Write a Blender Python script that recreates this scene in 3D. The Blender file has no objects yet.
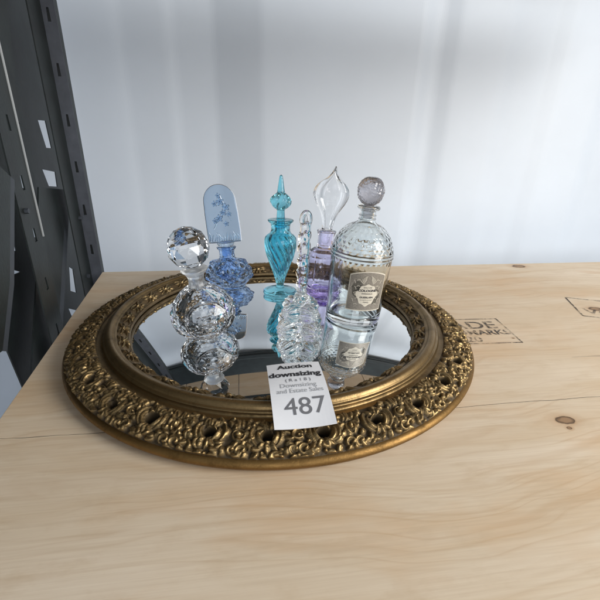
import bpy, bmesh, math, random
import numpy as np
from mathutils import Vector, Matrix, Quaternion

random.seed(4)
RNG = np.random.default_rng(11)
PI = math.pi
TAU = 2 * PI
scene = bpy.context.scene
COL = scene.collection

# ------------------------------------------------------------------ helpers
def link(name, me, mat=None, parent=None, smooth=True):
    o = bpy.data.objects.new(name, me)
    COL.objects.link(o)
    if mat:
        me.materials.clear()
        me.materials.append(mat)
    if smooth is not None:
        me.polygons.foreach_set('use_smooth', [smooth] * len(me.polygons))
    if parent:
        o.parent = parent
    return o

def thing(name, label, cat, loc=(0, 0, 0), quat=None, group=None):
    o = bpy.data.objects.new(name, None)
    COL.objects.link(o)
    o.empty_display_size = .02
    o.location = loc
    if quat is not None:
        o.rotation_mode = 'QUATERNION'
        o.rotation_quaternion = quat
    o['label'] = label
    o['category'] = cat
    if group:
        o['group'] = group
    return o

def grid_mesh(name, co, closed_u=True, closed_v=False):
    """co: (nv, nu, 3) array -> quad mesh"""
    nv, nu = co.shape[:2]
    idx = np.arange(nv * nu).reshape(nv, nu)
    u2 = np.roll(idx, -1, axis=1) if closed_u else idx[:, 1:]
    a = idx if closed_u else idx[:, :-1]
    if closed_v:
        A, B, C, D = a, u2, np.roll(u2, -1, axis=0), np.roll(a, -1, axis=0)
    else:
        A, B, C, D = a[:-1], u2[:-1], u2[1:], a[1:]
    q = np.stack([A, B, C, D], -1).reshape(-1, 4)
    me = bpy.data.meshes.new(name)
    me.vertices.add(nv * nu)
    me.vertices.foreach_set('co', co.reshape(-1).astype(np.float32))
    me.loops.add(q.size)
    me.loops.foreach_set('vertex_index', q.reshape(-1).astype(np.int32))
    me.polygons.add(len(q))
    me.polygons.foreach_set('loop_start', np.arange(0, q.size, 4, dtype=np.int32))
    me.polygons.foreach_set('loop_total', np.full(len(q), 4, dtype=np.int32))
    me.update(calc_edges=True)
    me.validate()
    return me

def fix_normals(me):
    bm = bmesh.new(); bm.from_mesh(me)
    bmesh.ops.remove_doubles(bm, verts=bm.verts, dist=1e-6)
    bmesh.ops.recalc_face_normals(bm, faces=bm.faces)
    bm.to_mesh(me); bm.free()
    return me

def resample(pts, step):
    """polyline of (r,h) -> Catmull-Rom smoothed dense polyline"""
    pts = [np.array(p, float) for p in pts]
    out = []
    n = len(pts)
    for i in range(n - 1):
        p0 = pts[max(i - 1, 0)]; p1 = pts[i]; p2 = pts[i + 1]; p3 = pts[min(i + 2, n - 1)]
        k = max(2, int(np.linalg.norm(p2 - p1) / step))
        for j in range(k):
            t = j / k
            out.append(.5 * ((2 * p1) + (-p0 + p2) * t + (2 * p0 - 5 * p1 + 4 * p2 - p3) * t * t + (-p0 + 3 * p1 - 3 * p2 + p3) * t ** 3))
    out.append(pts[-1])
    a = np.array(out); a[:, 0] = np.maximum(a[:, 0], 0)
    return a

def densify(pts, step):
    out = []
    for a, b in zip(pts[:-1], pts[1:]):
        a = np.array(a, float); b = np.array(b, float)
        k = max(1, int(np.linalg.norm(b - a) / step))
        for j in range(k):
            out.append(a + (b - a) * j / k)
    out.append(np.array(pts[-1], float))
    return np.array(out)

def lathe(prof, nseg=96, disp=None, inner=None, sx=1, sy=1):
    """closed glass lathe. prof: dense (r,h) outer from bottom axis to lip;
    disp(theta, h, r) -> radial offset for the outer skin; inner: (r,h) from lip down to the axis"""
    th = np.arange(nseg) / nseg * TAU
    P = np.array(prof)
    R = P[:, 0][:, None].repeat(nseg, 1); H = P[:, 1][:, None].repeat(nseg, 1); T = th[None].repeat(len(P), 0)
    if disp is not None:
        R = np.maximum(0, R + disp(T, H, R) * (R > 1e-4))
    if inner is not None:
        I = np.array(inner)
        R = np.concatenate([R, I[:, 0][:, None].repeat(nseg, 1)]); H = np.concatenate([H, I[:, 1][:, None].repeat(nseg, 1)])
        T = th[None].repeat(len(R), 0)
    co = np.stack([R * np.cos(T) * sx, R * np.sin(T) * sy, H], -1)
    return fix_normals(grid_mesh('lathe', co))

def ss(a, b, x):
    t = np.clip((x - a) / (b - a), 0, 1)
    return t * t * (3 - 2 * t)

def hull(points):
    bm = bmesh.new()
    for p in points:
        bm.verts.new(p)
    r = bmesh.ops.convex_hull(bm, input=bm.verts)
    junk = [e for e in r['geom_interior'] if isinstance(e, bmesh.types.BMVert)]
    if junk:
        bmesh.ops.delete(bm, geom=junk, context='VERTS')
    bmesh.ops.dissolve_limit(bm, angle_limit=.02, verts=bm.verts, edges=bm.edges)
    bmesh.ops.recalc_face_normals(bm, faces=bm.faces)
    me = bpy.data.meshes.new('hull'); bm.to_mesh(me); bm.free()
    return me

def join(meshes):
    bm = bmesh.new()
    for m in meshes:
        bm.from_mesh(m)
    me = bpy.data.meshes.new('joined'); bm.to_mesh(me); bm.free()
    return me

def evaluate(o):
    dg = bpy.context.evaluated_depsgraph_get()
    dg.update()
    me = bpy.data.meshes.new_from_object(o.evaluated_get(dg))
    d = o.data
    bpy.data.objects.remove(o)
    return me

def remesh(me, voxel, smooth=0):
    o = bpy.data.objects.new('tmp', me); COL.objects.link(o)
    m = o.modifiers.new('r', 'REMESH'); m.mode = 'VOXEL'; m.voxel_size = voxel
    if smooth:
        s = o.modifiers.new('s', 'SMOOTH'); s.iterations = smooth; s.factor = .5
    return evaluate(o)

def text_mesh(txt, size, align='CENTER', bold=0., sx=1.):
    cu = bpy.data.curves.new('t', 'FONT'); cu.body = txt; cu.size = size; cu.align_x = align; cu.align_y = 'CENTER'
    cu.offset = bold; cu.resolution_u = 6
    o = bpy.data.objects.new('t', cu); COL.objects.link(o)
    me = evaluate(o)
    for v in me.vertices:
        v.co.x *= sx
    return me

def subdiv_long(me, maxlen):
    bm = bmesh.new(); bm.from_mesh(me)
    for _ in range(6):
        es = [e for e in bm.edges if e.calc_length() > maxlen]
        if not es: break
        bmesh.ops.subdivide_edges(bm, edges=es, cuts=1)
    bmesh.ops.triangulate(bm, faces=bm.faces)
    bm.to_mesh(me); bm.free()
    return me

def move(me, x=0, y=0, z=0):
    for v in me.vertices:
        v.co.x += x; v.co.y += y; v.co.z += z
    return me

def box_bm(bm, x0, x1, y0, y1, z0, z1, bev=0):
    r = bmesh.ops.create_cube(bm, size=1)
    for v in r['verts']:
        v.co = Vector(((v.co.x + .5) * (x1 - x0) + x0, (v.co.y + .5) * (y1 - y0) + y0, (v.co.z + .5) * (z1 - z0) + z0))
    if bev:
        es = list({e for v in r['verts'] for e in v.link_edges})
        bmesh.ops.bevel(bm, geom=es, offset=bev, segments=2, affect='EDGES', profile=.5)

def bm_mesh(bm):
    me = bpy.data.meshes.new('m'); bm.to_mesh(me); bm.free()
    return me

def fill2d(loops, thick):
    """flat plate with holes: list of 2-D loops (first is the outline)"""
    cu = bpy.data.curves.new('f', 'CURVE'); cu.dimensions = '2D'; cu.fill_mode = 'BOTH'; cu.extrude = thick / 2
    for lp in loops:
        s = cu.splines.new('POLY'); s.points.add(len(lp) - 1); s.use_cyclic_u = True
        for p, q in zip(s.points, lp):
            p.co = (q[0], q[1], 0, 1)
    o = bpy.data.objects.new('f', cu); COL.objects.link(o)
    return evaluate(o)

# ------------------------------------------------------------------ materials
class NT:
    def __init__(self, name):
        self.m = bpy.data.materials.new(name); self.m.use_nodes = True
        self.t = self.m.node_tree; self.n = self.t.nodes; self.l = self.t.links
        self.b = self.n['Principled BSDF']
    def node(self, kind, ins=None, **kw):
        nd = self.n.new(kind)
        for k, v in kw.items():
            setattr(nd, k, v)
        for k, v in (ins or {}).items():
            if isinstance(v, bpy.types.NodeSocket):
                self.l.new(v, nd.inputs[k])
            else:
                nd.inputs[k].default_value = v
        return nd
    def set(self, **kw):
        for k, v in kw.items():
            k = k.replace('_', ' ')
            if isinstance(v, bpy.types.NodeSocket):
                self.l.new(v, self.b.inputs[k])
            else:
                self.b.inputs[k].default_value = v
    def ramp(self, fac, stops):
        r = self.n.new('ShaderNodeValToRGB')
        els = r.color_ramp.elements
        while len(els) < len(stops): els.new(.5)
        for e, (p, c) in zip(els, stops):
            e.position = p; e.color = c if len(c) == 4 else (*c, 1)
        self.l.new(fac, r.inputs[0])
        return r.outputs[0]
    def math(self, op, a, b=None, clamp=False):
        nd = self.n.new('ShaderNodeMath'); nd.operation = op; nd.use_clamp = clamp
        for i, v in enumerate((a, b)):
            if v is None: continue
            if isinstance(v, bpy.types.NodeSocket): self.l.new(v, nd.inputs[i])
            else: nd.inputs[i].default_value = v
        return nd.outputs[0]
    def mix(self, fac, a, b, blend='MIX'):
        nd = self.n.new('ShaderNodeMix'); nd.data_type = 'RGBA'; nd.blend_type = blend
        for i, v in ((0, fac), (6, a), (7, b)):
            if isinstance(v, bpy.types.NodeSocket): self.l.new(v, nd.inputs[i])
            else: nd.inputs[i].default_value = v if i == 0 else ((*v, 1) if len(v) == 3 else v)
        return nd.outputs[2]
    def coord(self, scale=(1, 1, 1), rot=(0, 0, 0), loc=(0, 0, 0)):
        tc = self.n.new('ShaderNodeTexCoord')
        mp = self.node('ShaderNodeMapping', {'Scale': scale, 'Rotation': rot, 'Location': loc, 'Vector': tc.outputs['Object']})
        return mp.outputs[0]
    def noise(self, vec, scale, detail=4, rough=.55, dist=0):
        return self.node('ShaderNodeTexNoise', {'Vector': vec, 'Scale': scale, 'Detail': detail, 'Roughness': rough, 'Distortion': dist}).outputs[0]
    def bump(self, h, strength=.3, dist=.001):
        self.l.new(self.node('ShaderNodeBump', {'Height': h, 'Strength': strength, 'Distance': dist}).outputs[0], self.b.inputs['Normal'])

def glass(name, col, rough=.0, ior=1.5, bump=0, bscale=60):
    t = NT(name)
    t.set(Base_Color=(*col, 1), Roughness=rough, IOR=ior, Transmission_Weight=1.)
    if bump:
        t.bump(t.noise(t.coord(), bscale, 2), bump, .002)
    return t.m

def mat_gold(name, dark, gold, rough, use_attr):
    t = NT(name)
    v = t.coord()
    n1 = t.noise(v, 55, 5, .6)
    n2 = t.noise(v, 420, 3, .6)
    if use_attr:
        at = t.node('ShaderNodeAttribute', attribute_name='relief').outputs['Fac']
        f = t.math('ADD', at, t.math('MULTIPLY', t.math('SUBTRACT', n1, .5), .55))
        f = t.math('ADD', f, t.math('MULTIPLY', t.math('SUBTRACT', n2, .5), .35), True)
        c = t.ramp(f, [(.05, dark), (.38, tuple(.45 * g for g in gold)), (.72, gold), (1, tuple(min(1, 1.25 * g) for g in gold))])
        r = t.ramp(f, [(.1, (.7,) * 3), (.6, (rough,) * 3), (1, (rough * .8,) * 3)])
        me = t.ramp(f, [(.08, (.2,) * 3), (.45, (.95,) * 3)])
    else:
        f = t.math('ADD', t.math('MULTIPLY', n1, .75), t.math('MULTIPLY', n2, .25))
        c = t.ramp(f, [(.28, tuple(.5 * g for g in gold)), (.5, gold), (.72, tuple(min(1, 1.2 * g) for g in gold))])
        r = t.ramp(f, [(.3, (rough * 1.3,) * 3), (.7, (rough * .85,) * 3)])
        me = .9
    t.set(Base_Color=c, Roughness=r, Metallic=me)
    t.bump(t.math('ADD', t.math('MULTIPLY', n1, .5), n2), .35, .0006)
    return t.m

def mat_wood(name, light=(.66, .55, .42), knots=(), cracks=(), lengthwise='X', tone=1., underside=False):
    """plywood veneer: long soft grain, pinkish streaks, knots and a veneer crack, all in object space"""
    t = NT(name)
    base = t.coord()
    sep = t.node('ShaderNodeSeparateXYZ', {0: base})
    X, Y = sep.outputs[0], sep.outputs[1]
    # bend the grain round each knot
    yb = Y
    for (kx, ky, rx, ry) in knots:
        dx = t.math('DIVIDE', t.math('SUBTRACT', X, kx), rx * 4.5)
        dy = t.math('DIVIDE', t.math('SUBTRACT', Y, ky), ry * 3.2)
        g = t.math('EXPONENT', t.math('MULTIPLY', t.math('ADD', t.math('MULTIPLY', dx, dx), t.math('MULTIPLY', dy, dy)), -1.))
        yb = t.math('ADD', yb, t.math('MULTIPLY', t.math('MULTIPLY', g, dy), -ry * 2.4))
    vec = t.node('ShaderNodeCombineXYZ', {0: X, 1: yb, 2: sep.outputs[2]}).outputs[0]
    def mp(sc, loc=(0, 0, 0)):
        return t.node('ShaderNodeMapping', {'Vector': vec, 'Scale': sc, 'Location': loc}).outputs[0]
    warp = t.math('MULTIPLY', t.math('SUBTRACT', t.noise(mp((1.1, 2.6, 1), (7, 3, 0)), 2.0, 3, .5), .5), .16)
    yw = t.math('ADD', yb, warp)
    vec2 = t.node('ShaderNodeCombineXYZ', {0: X, 1: yw, 2: sep.outputs[2]}).outputs[0]
    def mp2(sc, loc=(0, 0, 0)):
        return t.node('ShaderNodeMapping', {'Vector': vec2, 'Scale': sc, 'Location': loc}).outputs[0]
    broad = t.noise(mp2((1.0, 9, 1)), 1.7, 5, .6, .5)
    ringn = t.noise(mp2((.55, 16, 1), (1, 0, 0)), 1.6, 2, .5, .2)
    saw = t.math('FRACT', t.math('MULTIPLY', ringn, 9.))
    fine = t.noise(mp((9, 380, 1)), 1., 4, .7)
    blot = t.noise(mp((2.4, 5, 1), (4, 1, 0)), 2.2, 4, .55)
    mott = t.noise(mp((14, 30, 1), (2, 5, 0)), 1.5, 4, .65)
    L = tuple(tone * x for x in light)
    c = t.ramp(broad, [(.3, (L[0] * .90, L[1] * .83, L[2] * .74)), (.5, L), (.68, (min(1, L[0] * 1.09), min(1, L[1] * 1.12), min(1, L[2] * 1.18)))])
    line = t.ramp(saw, [(.0, (.55,) * 3), (.14, (0,) * 3), (.70, (0,) * 3), (.97, (1,) * 3), (1, (.55,) * 3)])
    c = t.mix(t.math('MULTIPLY', t.math('MULTIPLY', line, t.ramp(blot, [(.35, (.25,) * 3), (.65, (1,) * 3)])), .42), c, (L[0] * .68, L[1] * .52, L[2] * .36))
    c = t.mix(t.math('MULTIPLY', t.ramp(blot, [(.50, (0,) * 3), (.72, (1,) * 3)]), .60), c, (L[0] * .92, L[1] * .74, L[2] * .56))
    c = t.mix(t.math('MULTIPLY', t.ramp(mott, [(.52, (0,) * 3), (.72, (1,) * 3)]), .38), c, (L[0] * .80, L[1] * .72, L[2] * .62))
    c = t.mix(t.math('MULTIPLY', t.ramp(fine, [(.35, (1,) * 3), (.6, (0,) * 3)]), .20), c, (L[0] * .62, L[1] * .5, L[2] * .38))
    for (kx, ky, rx, ry) in knots:
        dx = t.math('DIVIDE', t.math('SUBTRACT', X, kx), rx)
        dy = t.math('DIVIDE', t.math('SUBTRACT', Y, ky), ry)
        d = t.math('SQRT', t.math('ADD', t.math('MULTIPLY', dx, dx), t.math('MULTIPLY', dy, dy)))
        d = t.math('ADD', d, t.math('MULTIPLY', t.math('SUBTRACT', t.noise(base, 90, 3), .5), .7))
        c = t.mix(t.ramp(t.math('MULTIPLY', d, .25), [(.2, (.8,) * 3), (.33, (.32,) * 3), (.6, (0,) * 3)]), c, (L[0] * .62, L[1] * .42, L[2] * .26))
        c = t.mix(t.ramp(t.math('MULTIPLY', d, .25), [(.12, (.35,) * 3), (.235, (.95,) * 3), (.275, (0,) * 3)]), c, (.075, .045, .025))
    hgt = t.math('ADD', t.math('MULTIPLY', fine, .4), t.math('MULTIPLY', broad, .6))
    for (x0, y0, x1, y1, w) in cracks:
        s = (y1 - y0) / (x1 - x0)
        wob = t.math('MULTIPLY', t.math('SUBTRACT', t.noise(mp((9, 0, 0)), 1, 4), .5), .008)
        d = t.math('ABSOLUTE', t.math('SUBTRACT', t.math('ADD', Y, wob), t.math('ADD', t.math('MULTIPLY', t.math('SUBTRACT', X, x0), s), y0)))
        wv = t.math('MULTIPLY', t.ramp(t.noise(mp((7, 0, 0), (x0, 3, 0)), 1.5, 3), [(.38, (.05,) * 3), (.62, (1,) * 3)]), w)
        inx = t.math('MULTIPLY', t.math('GREATER_THAN', X, x0), t.math('LESS_THAN', X, x1))
        m = t.math('MULTIPLY', t.math('LESS_THAN', d, wv), inx)
        c = t.mix(t.math('MULTIPLY', m, .85), c, (.045, .03, .02))
        hgt = t.math('SUBTRACT', hgt, m)
    t.set(Base_Color=c, Roughness=.62)
    t.bump(hgt, .12, .001)
    return t.m

def mat_plain(name, col, rough=.5, metal=0, var=.12, scale=8, bump=0, bscale=200):
    t = NT(name)
    n = t.noise(t.coord(), scale, 5, .6)
    c = t.ramp(n, [(.3, tuple(x * (1 - var) for x in col)), (.7, tuple(min(1, x * (1 + var)) for x in col))])
    t.set(Base_Color=c, Roughness=rough, Metallic=metal)
    if bump:
        t.bump(t.noise(t.coord(), bscale, 4), bump, .001)
    return t.m

M = {}
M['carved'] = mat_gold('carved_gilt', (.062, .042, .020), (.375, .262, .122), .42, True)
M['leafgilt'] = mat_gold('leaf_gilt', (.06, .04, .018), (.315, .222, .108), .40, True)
M['gilt'] = mat_gold('smooth_gilt', (.02, .012, .006), (.240, .162, .073), .38, False)
M['lipgilt'] = mat_gold('lip_gilt', (.02, .012, .006), (.215, .125, .042), .46, False)
t = NT('silvered_glass'); t.set(Base_Color=(.86, .89, .91, 1), Metallic=1., Roughness=t.ramp(t.noise(t.coord(), 22, 5, .65), [(.45, (.008,) * 3), (.75, (.05,) * 3)])); M['mirror'] = t.m
M['wall'] = mat_plain('painted_steel_wall', (.61, .665, .735), .5, 0, .03, 3.5)
M['floor'] = mat_plain('pale_floor', (.80, .80, .80), .7, 0, .03, 4)
M['steel'] = mat_plain('charcoal_steel', (.0075, .0118, .0118), .48, .0, .55, 26, .25)
M['steel_light'] = mat_plain('pale_steel_face', (.036, .043, .054), .5, 0, .15, 30)  # paler steel tone for the brace flanges and bolts
M['edge'] = mat_plain('pale_edge_steel', (.34, .36, .37), .4)
M['clear'] = glass('clear_crystal', (.985, .99, .995))
M['clear_old'] = glass('clear_pressed_glass', (.95, .985, .985))
M['frost'] = glass('frosted_glass', (.93, .95, .96), .32)
M['blue'] = glass('cobalt_tint_glass', (.55, .72, .98))
M['paleblue'] = glass('pale_blue_glass', (.62, .76, .92), .04)
M['teal'] = glass('turquoise_glass', (.27, .74, .87))
M['lilac'] = glass('lilac_glass', (.86, .84, .985))
M['violet'] = glass('deep_violet_glass', (.60, .46, .88))
M['grey_glass'] = glass('smoky_glass', (.56, .54, .57), .14, 1.5, .5, 140)
M['paper'] = mat_plain('white_card', (.80, .82, .86), .8, 0, .02, 60)
M['ink'] = mat_plain('black_ink', (.03, .03, .035), .7)
M['ink_grey'] = mat_plain('grey_ink', (.16, .165, .18), .7)
M['ink_pale'] = mat_plain('pale_ink', (.38, .39, .41), .7)
M['label_brown'] = mat_plain('brown_gold_label', (.25, .225, .19), .5, .2, .45, 900)
M['label_cream'] = mat_plain('cream_label', (.62, .57, .47), .6, 0, .1, 300)
M['cord'] = mat_plain('grey_cord', (.45, .43, .44), .8, 0, .2, 200)
t = NT('stamp_ink')
v = t.coord()
nz = t.math('ADD', t.math('MULTIPLY', t.noise(v, 160, 4, .7), .6), t.math('MULTIPLY', t.noise(v, 25, 2), .4))
t.set(Base_Color=(.05, .048, .05, 1), Roughness=.8, Alpha=t.ramp(nz, [(.40, (.05,) * 3), (.56, (.85,) * 3)]))
M['stamp'] = t.m

# ------------------------------------------------------------------ camera
F_PX, PITCH, YAW, ROLL = 394.496, .392126, .0339714, .0241572
CAM = Vector((.0196565, -.5544435, .2810941))
fw = Vector((math.sin(YAW) * math.cos(PITCH), math.cos(YAW) * math.cos(PITCH), -math.sin(PITCH)))
r0 = Vector((math.cos(YAW), -math.sin(YAW), 0)); u0 = r0.cross(fw)
rt = r0 * math.cos(ROLL) + u0 * math.sin(ROLL); up = -r0 * math.sin(ROLL) + u0 * math.cos(ROLL)
cd = bpy.data.cameras.new('camera'); cam = bpy.data.objects.new('camera', cd); COL.objects.link(cam)
cd.sensor_fit = 'HORIZONTAL'; cd.sensor_width = 36; cd.lens = F_PX / 600 * 36
cd.clip_start = .01; cd.clip_end = 50
mw = Matrix(((rt.x, up.x, -fw.x, CAM.x), (rt.y, up.y, -fw.y, CAM.y), (rt.z, up.z, -fw.z, CAM.z), (0, 0, 0, 1)))
cam.matrix_world = mw
scene.camera = cam

# ------------------------------------------------------------------ the place
BA = math.radians(6.3)               # the board and the wall lie turned a little against the lens
bx = Vector((math.cos(BA), math.sin(BA), 0)); by = Vector((-math.sin(BA), math.cos(BA), 0))
def to_b(x, y):                      # world -> board coordinates
    p = Vector((x, y, 0)); return (p.dot(bx), p.dot(by))

def struct(name, me, mat, smooth=False):
    o = link(name, me, mat, None, smooth); o['kind'] = 'structure'; return o

# floor far below the shelf
bm = bmesh.new(); bmesh.ops.create_grid(bm, x_segments=4, y_segments=4, size=4)
fl = struct('floor', bm_mesh(bm), M['floor']); fl.location = (0, 0, -.75)

# ribbed container wall: flats and slanted faces, (position along wall, depth towards the viewer)
ribs = [(-1.6, .03), (-1.2, .03), (-1.05, 0), (-.72, 0), (-.55, .028), (-.49, .028), (-.345, .014), (-.325, .010), (-.225, .008), (-.20, .003), (-.105, .0), (.016, .026), (.44, .026), (.478, .012), (.50, .011), (.545, .021), (.68, .025), (.73, .018), (.82, .016), (.87, .026), (1.0, .026), (1.05, .012), (1.2, .010), (1.28, .028), (1.7, .028), (1.8, 0), (2.2, 0)]
co = np.zeros((2, len(ribs), 3))
for i, (s, d) in enumerate(ribs):
    co[0, i] = (s, -d * .8, -.75); co[1, i] = (s, -d * .8, 2.2)
wm = grid_mesh('wall', co, closed_u=False)
wo = struct('wall', wm, M['wall'])
WALL_Y = .64
wo.location = by * WALL_Y; wo.rotation_euler = (0, 0, BA)
bv = wo.modifiers.new('soft_folds', 'BEVEL'); bv.width = .010; bv.segments = 4; bv.limit_method = 'ANGLE'; bv.angle_limit = math.radians(2)
# pale side wall beyond the rack on the left
bm = bmesh.new(); box_bm(bm, -.01, .01, -1.6, 1.6, -.75, 2.2)
sw = struct('side_wall', bm_mesh(bm), M['wall']); sw.location = (-1.45, .2, 0); sw.rotation_euler = (0, 0, BA)

# ------------------------------------------------------------------ plywood shelf board
def board_mesh(corners, th, bev=.0012):
    bm = bmesh.new()
    vs = [bm.verts.new((*c, 0)) for c in corners]
    f = bm.faces.new(vs)
    r = bmesh.ops.extrude_face_region(bm, geom=[f])
    for v in r['geom']:
        if isinstance(v, bmesh.types.BMVert): v.co.z -= th
    bmesh.ops.recalc_face_normals(bm, faces=bm.faces)
    bmesh.ops.bevel(bm, geom=bm.edges[:], offset=bev, segments=2, affect='EDGES')
    return bm_mesh(bm)
bo = thing('plywood_board', 'pale knotty plywood shelf board carrying the gilt mirror tray, with black stamped lettering', 'shelf board', (0, 0, 0), Quaternion((0, 0, 1), BA))
cr = [to_b(-.2150, -.530), to_b(1.25, -.370), to_b(1.25, .452), to_b(-.384, .272)]
K = [to_b(.326, -.2115) + (.0105, .0062), to_b(.585, .357) + (.016, .010), to_b(.587, .098) + (.012, .008), to_b(.322, -.2245) + (.003, .0022), to_b(.37, -.02) + (.002, .0015)]
ca, cb = to_b(-.30, -.243), to_b(-.13, -.230); cc, cd2 = to_b(.20, -.191), to_b(.60, -.145); ce, cf = to_b(.425, -.076), to_b(.52, -.068)
M['ply'] = mat_wood('plywood_veneer', (.76, .632, .470), K, [(ca[0], ca[1], cb[0], cb[1], .0010), (cb[0], cb[1], cd2[0], cd2[1], .00045), (ce[0], ce[1], cf[0], cf[1], .0007)])
top = link('board_panel', board_mesh(cr, .018), M['ply'], bo, False)

# stamps printed on the board (drawn as ink sheets just above the veneer)
def quad_strip(a, b, w):
    a = Vector(a); b = Vector(b); d = (b - a).normalized(); n = Vector((-d.y, d.x)) * w / 2
    bm = bmesh.new()
    bm.faces.new([bm.verts.new((*p, 0)) for p in (a - n, b - n, b + n, a + n)])
    return bm_mesh(bm)
def stamp(org, ux, uy, pieces, frame):
    parts = [quad_strip(a, b, w) for (a, b, w) in frame]
    for (txt, size, x, y, bold, sx) in pieces:
        parts.append(move(text_mesh(txt, size, 'RIGHT', bold, sx), x, y))
    me = join(parts)
    for v in me.vertices:
        p = Vector(org) + Vector(ux) * v.co.x + Vector(uy) * v.co.y
        q = to_b(p.x, p.y); v.co = (q[0], q[1], .0004)
    return me
s_u = Vector((.998, .07)); s_v = Vector((-.0, 1.0))
sm = stamp((.377, -.034), s_u, s_v, [('MADE', .036, -.012, .060, .0004, 1.15), ('LANDMARKS', .0225, -.001, .0345, .0004, 1.0), ('20', .024, -.058, .0125, .0004, 1.05)],
           [((-.15, .084), (.001, .084), .0022), ((0, .085), (0, -.001), .0022), ((-.15, 0), (.001, 0), .0022)])
link('stamp', sm, M['stamp'], bo, False)['label'] = 'boxed stamp ending DE, MARKS and 0 beside the tray'
su2 = Vector((.96, -.28)); sv2 = Vector((.28, .96))
sm2 = stamp((.70, .02), su2, sv2, [('VCO', .034, -.074, .024, .0004, 1.1)], [((-.165, .0), (0, 0), .003), ((-.165, 0), (-.165, .09), .003), ((-.165, .09), (0, .09), .003)])
link('stamp', sm2, M['stamp'], bo, False)['label'] = 'stamp turned askew at the right edge'

# ------------------------------------------------------------------ upper shelf and dark bar (seen in the mirror)
us = thing('upper_shelf', 'plywood shelf underside overhead, seen mirrored at the front of the glass', 'upper shelf', by * 0 + Vector((0, 0, .60)), Quaternion((0, 0, 1), BA))
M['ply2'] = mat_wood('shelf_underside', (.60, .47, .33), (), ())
for i, (x0, x1) in enumerate([(-.62, -.335), (-.332, -.122), (-.119, .06), (.063, .40), (.403, .95)]):
    bm = bmesh.new(); box_bm(bm, x0, x1, -.18, .355, 0, .018, .001)
    link('plank', bm_mesh(bm), M['ply2'], us, False)
bm = bmesh.new(); box_bm(bm, -.62, .95, .20, .212, -.004, -.001)
link('batten', bm_mesh(bm), M['steel'], us, False)
bmb = bmesh.new(); box_bm(bmb, -1.3, 1.5, .585, .61, .665, 1.1, .004)
sb = thing('dark_bar', 'dark bar high before the wall, seen mirrored as a dark band', 'steel beam', (0, 0, 0), Quaternion((0, 0, 1), BA))  # unseen bar put in to give the mirror its dark band
link('bar_web', bm_mesh(bmb), M['steel'], sb, False)
bmb = bmesh.new(); box_bm(bmb, -1.3, 1.5, .572, .583, .670, .70, .002)
link('bar_lip', bm_mesh(bmb), M['steel'], sb, False)

# ------------------------------------------------------------------ steel rack upright at the left
L0 = Vector((-.274, -.222, 0)); L1 = Vector((-.382, .272, 0)); dl = (L1 - L0).normalized(); nl = Vector((-dl.y, dl.x, 0))
ang = math.atan2(dl.y, dl.x)
ru = thing('rack_upright', 'charcoal steel rack upright with slotted posts and slanted braces left of the board', 'rack upright', L0 + nl * .028, Quaternion((0, 0, 1), ang))
# local axes: x = along the board's left edge (away), y = to the left (outwards), z up
def plate_xz(loops, th, y):
    me = fill2d(loops, th)
    for v in me.vertices:
        v.co = (v.co.x, y + v.co.z, v.co.y)
    return me
def slot(cx, cz, w, h):
    return [(cx - w / 2, cz - h / 2), (cx + w / 2, cz - h / 2), (cx + w * .35, cz + h / 2), (cx - w * .35, cz + h / 2)]
Z0, Z1 = -.75, 1.3
def plate(name, loops, y, mat, parent, th=.002):
    return link(name, plate_xz(loops, th, y), mat, parent, False)
def flange(x0, x1, y0, y1, z0, z1, mat, parent, name='flange'):
    bm = bmesh.new(); box_bm(bm, x0, x1, y0, y1, z0, z1, .0006)
    return link(name, bm_mesh(bm), mat, parent, False)
# front post: slotted plate with a thin strip of much paler tone along its edge
fp = plate('front_post', [[(.238, Z0), (.297, Z0), (.297, Z1), (.238, Z1)]] + [slot(.270, z, .009, .020) for z in (-.02, .060, .137, .212, .29, .37, .45, .53)], 0, M['steel'], ru)
flange(.2972, .3000, -.003, .003, .128, Z1, M['edge'], fp, 'bright_edge')
# rear post: dark side, narrow slotted face coloured paler as if lit
rp = plate('rear_post', [[(.448, Z0), (.517, Z0), (.517, Z1), (.448, Z1)]], 0, M['steel'], ru)
rf = fill2d([[(0, Z0), (.0215, Z0), (.0215, Z1), (0, Z1)]] + [slot(.012, z, .0055, .021) for z in np.arange(-.12, .9, .084)], .002)
for v in rf.vertices:
    v.co = (.5185 + v.co.z, -.0225 + v.co.x, v.co.y)
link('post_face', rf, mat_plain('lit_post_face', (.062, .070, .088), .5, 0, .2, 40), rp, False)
flange(.5215, .5400, -.0222, .0005, Z0, Z1, M['steel'], rp)
# slanted channel braces
bl_ = plate('brace', [[(.376, .194), (.519, .172), (.414, .057), (.296, -.072), (.10, -.33), (.03, -.25), (.21, -.023), (.304, .089)]], .017, M['steel'], ru)
plate('flange', [[(.5195, .172), (.538, .161), (.435, .050), (.313, -.081), (.297, -.072), (.4145, .057)]], .0172, M['steel_light'], bl_)
b2_ = plate('brace', [[(.201, .240), (.226, .225), (.150, .104), (.090, .040), (.060, .045), (.10, .100)]], -.004, M['steel'], ru)
plate('flange', [[(.2265, .225), (.236, .219), (.160, .098), (.100, .034), (.0905, .040), (.1505, .104)]], -.0038, M['steel_light'], b2_)
plate('brace', [[(.40, .60), (.44, .585), (.345, .29), (.305, .305)]], .012, M['steel'], ru)
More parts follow.
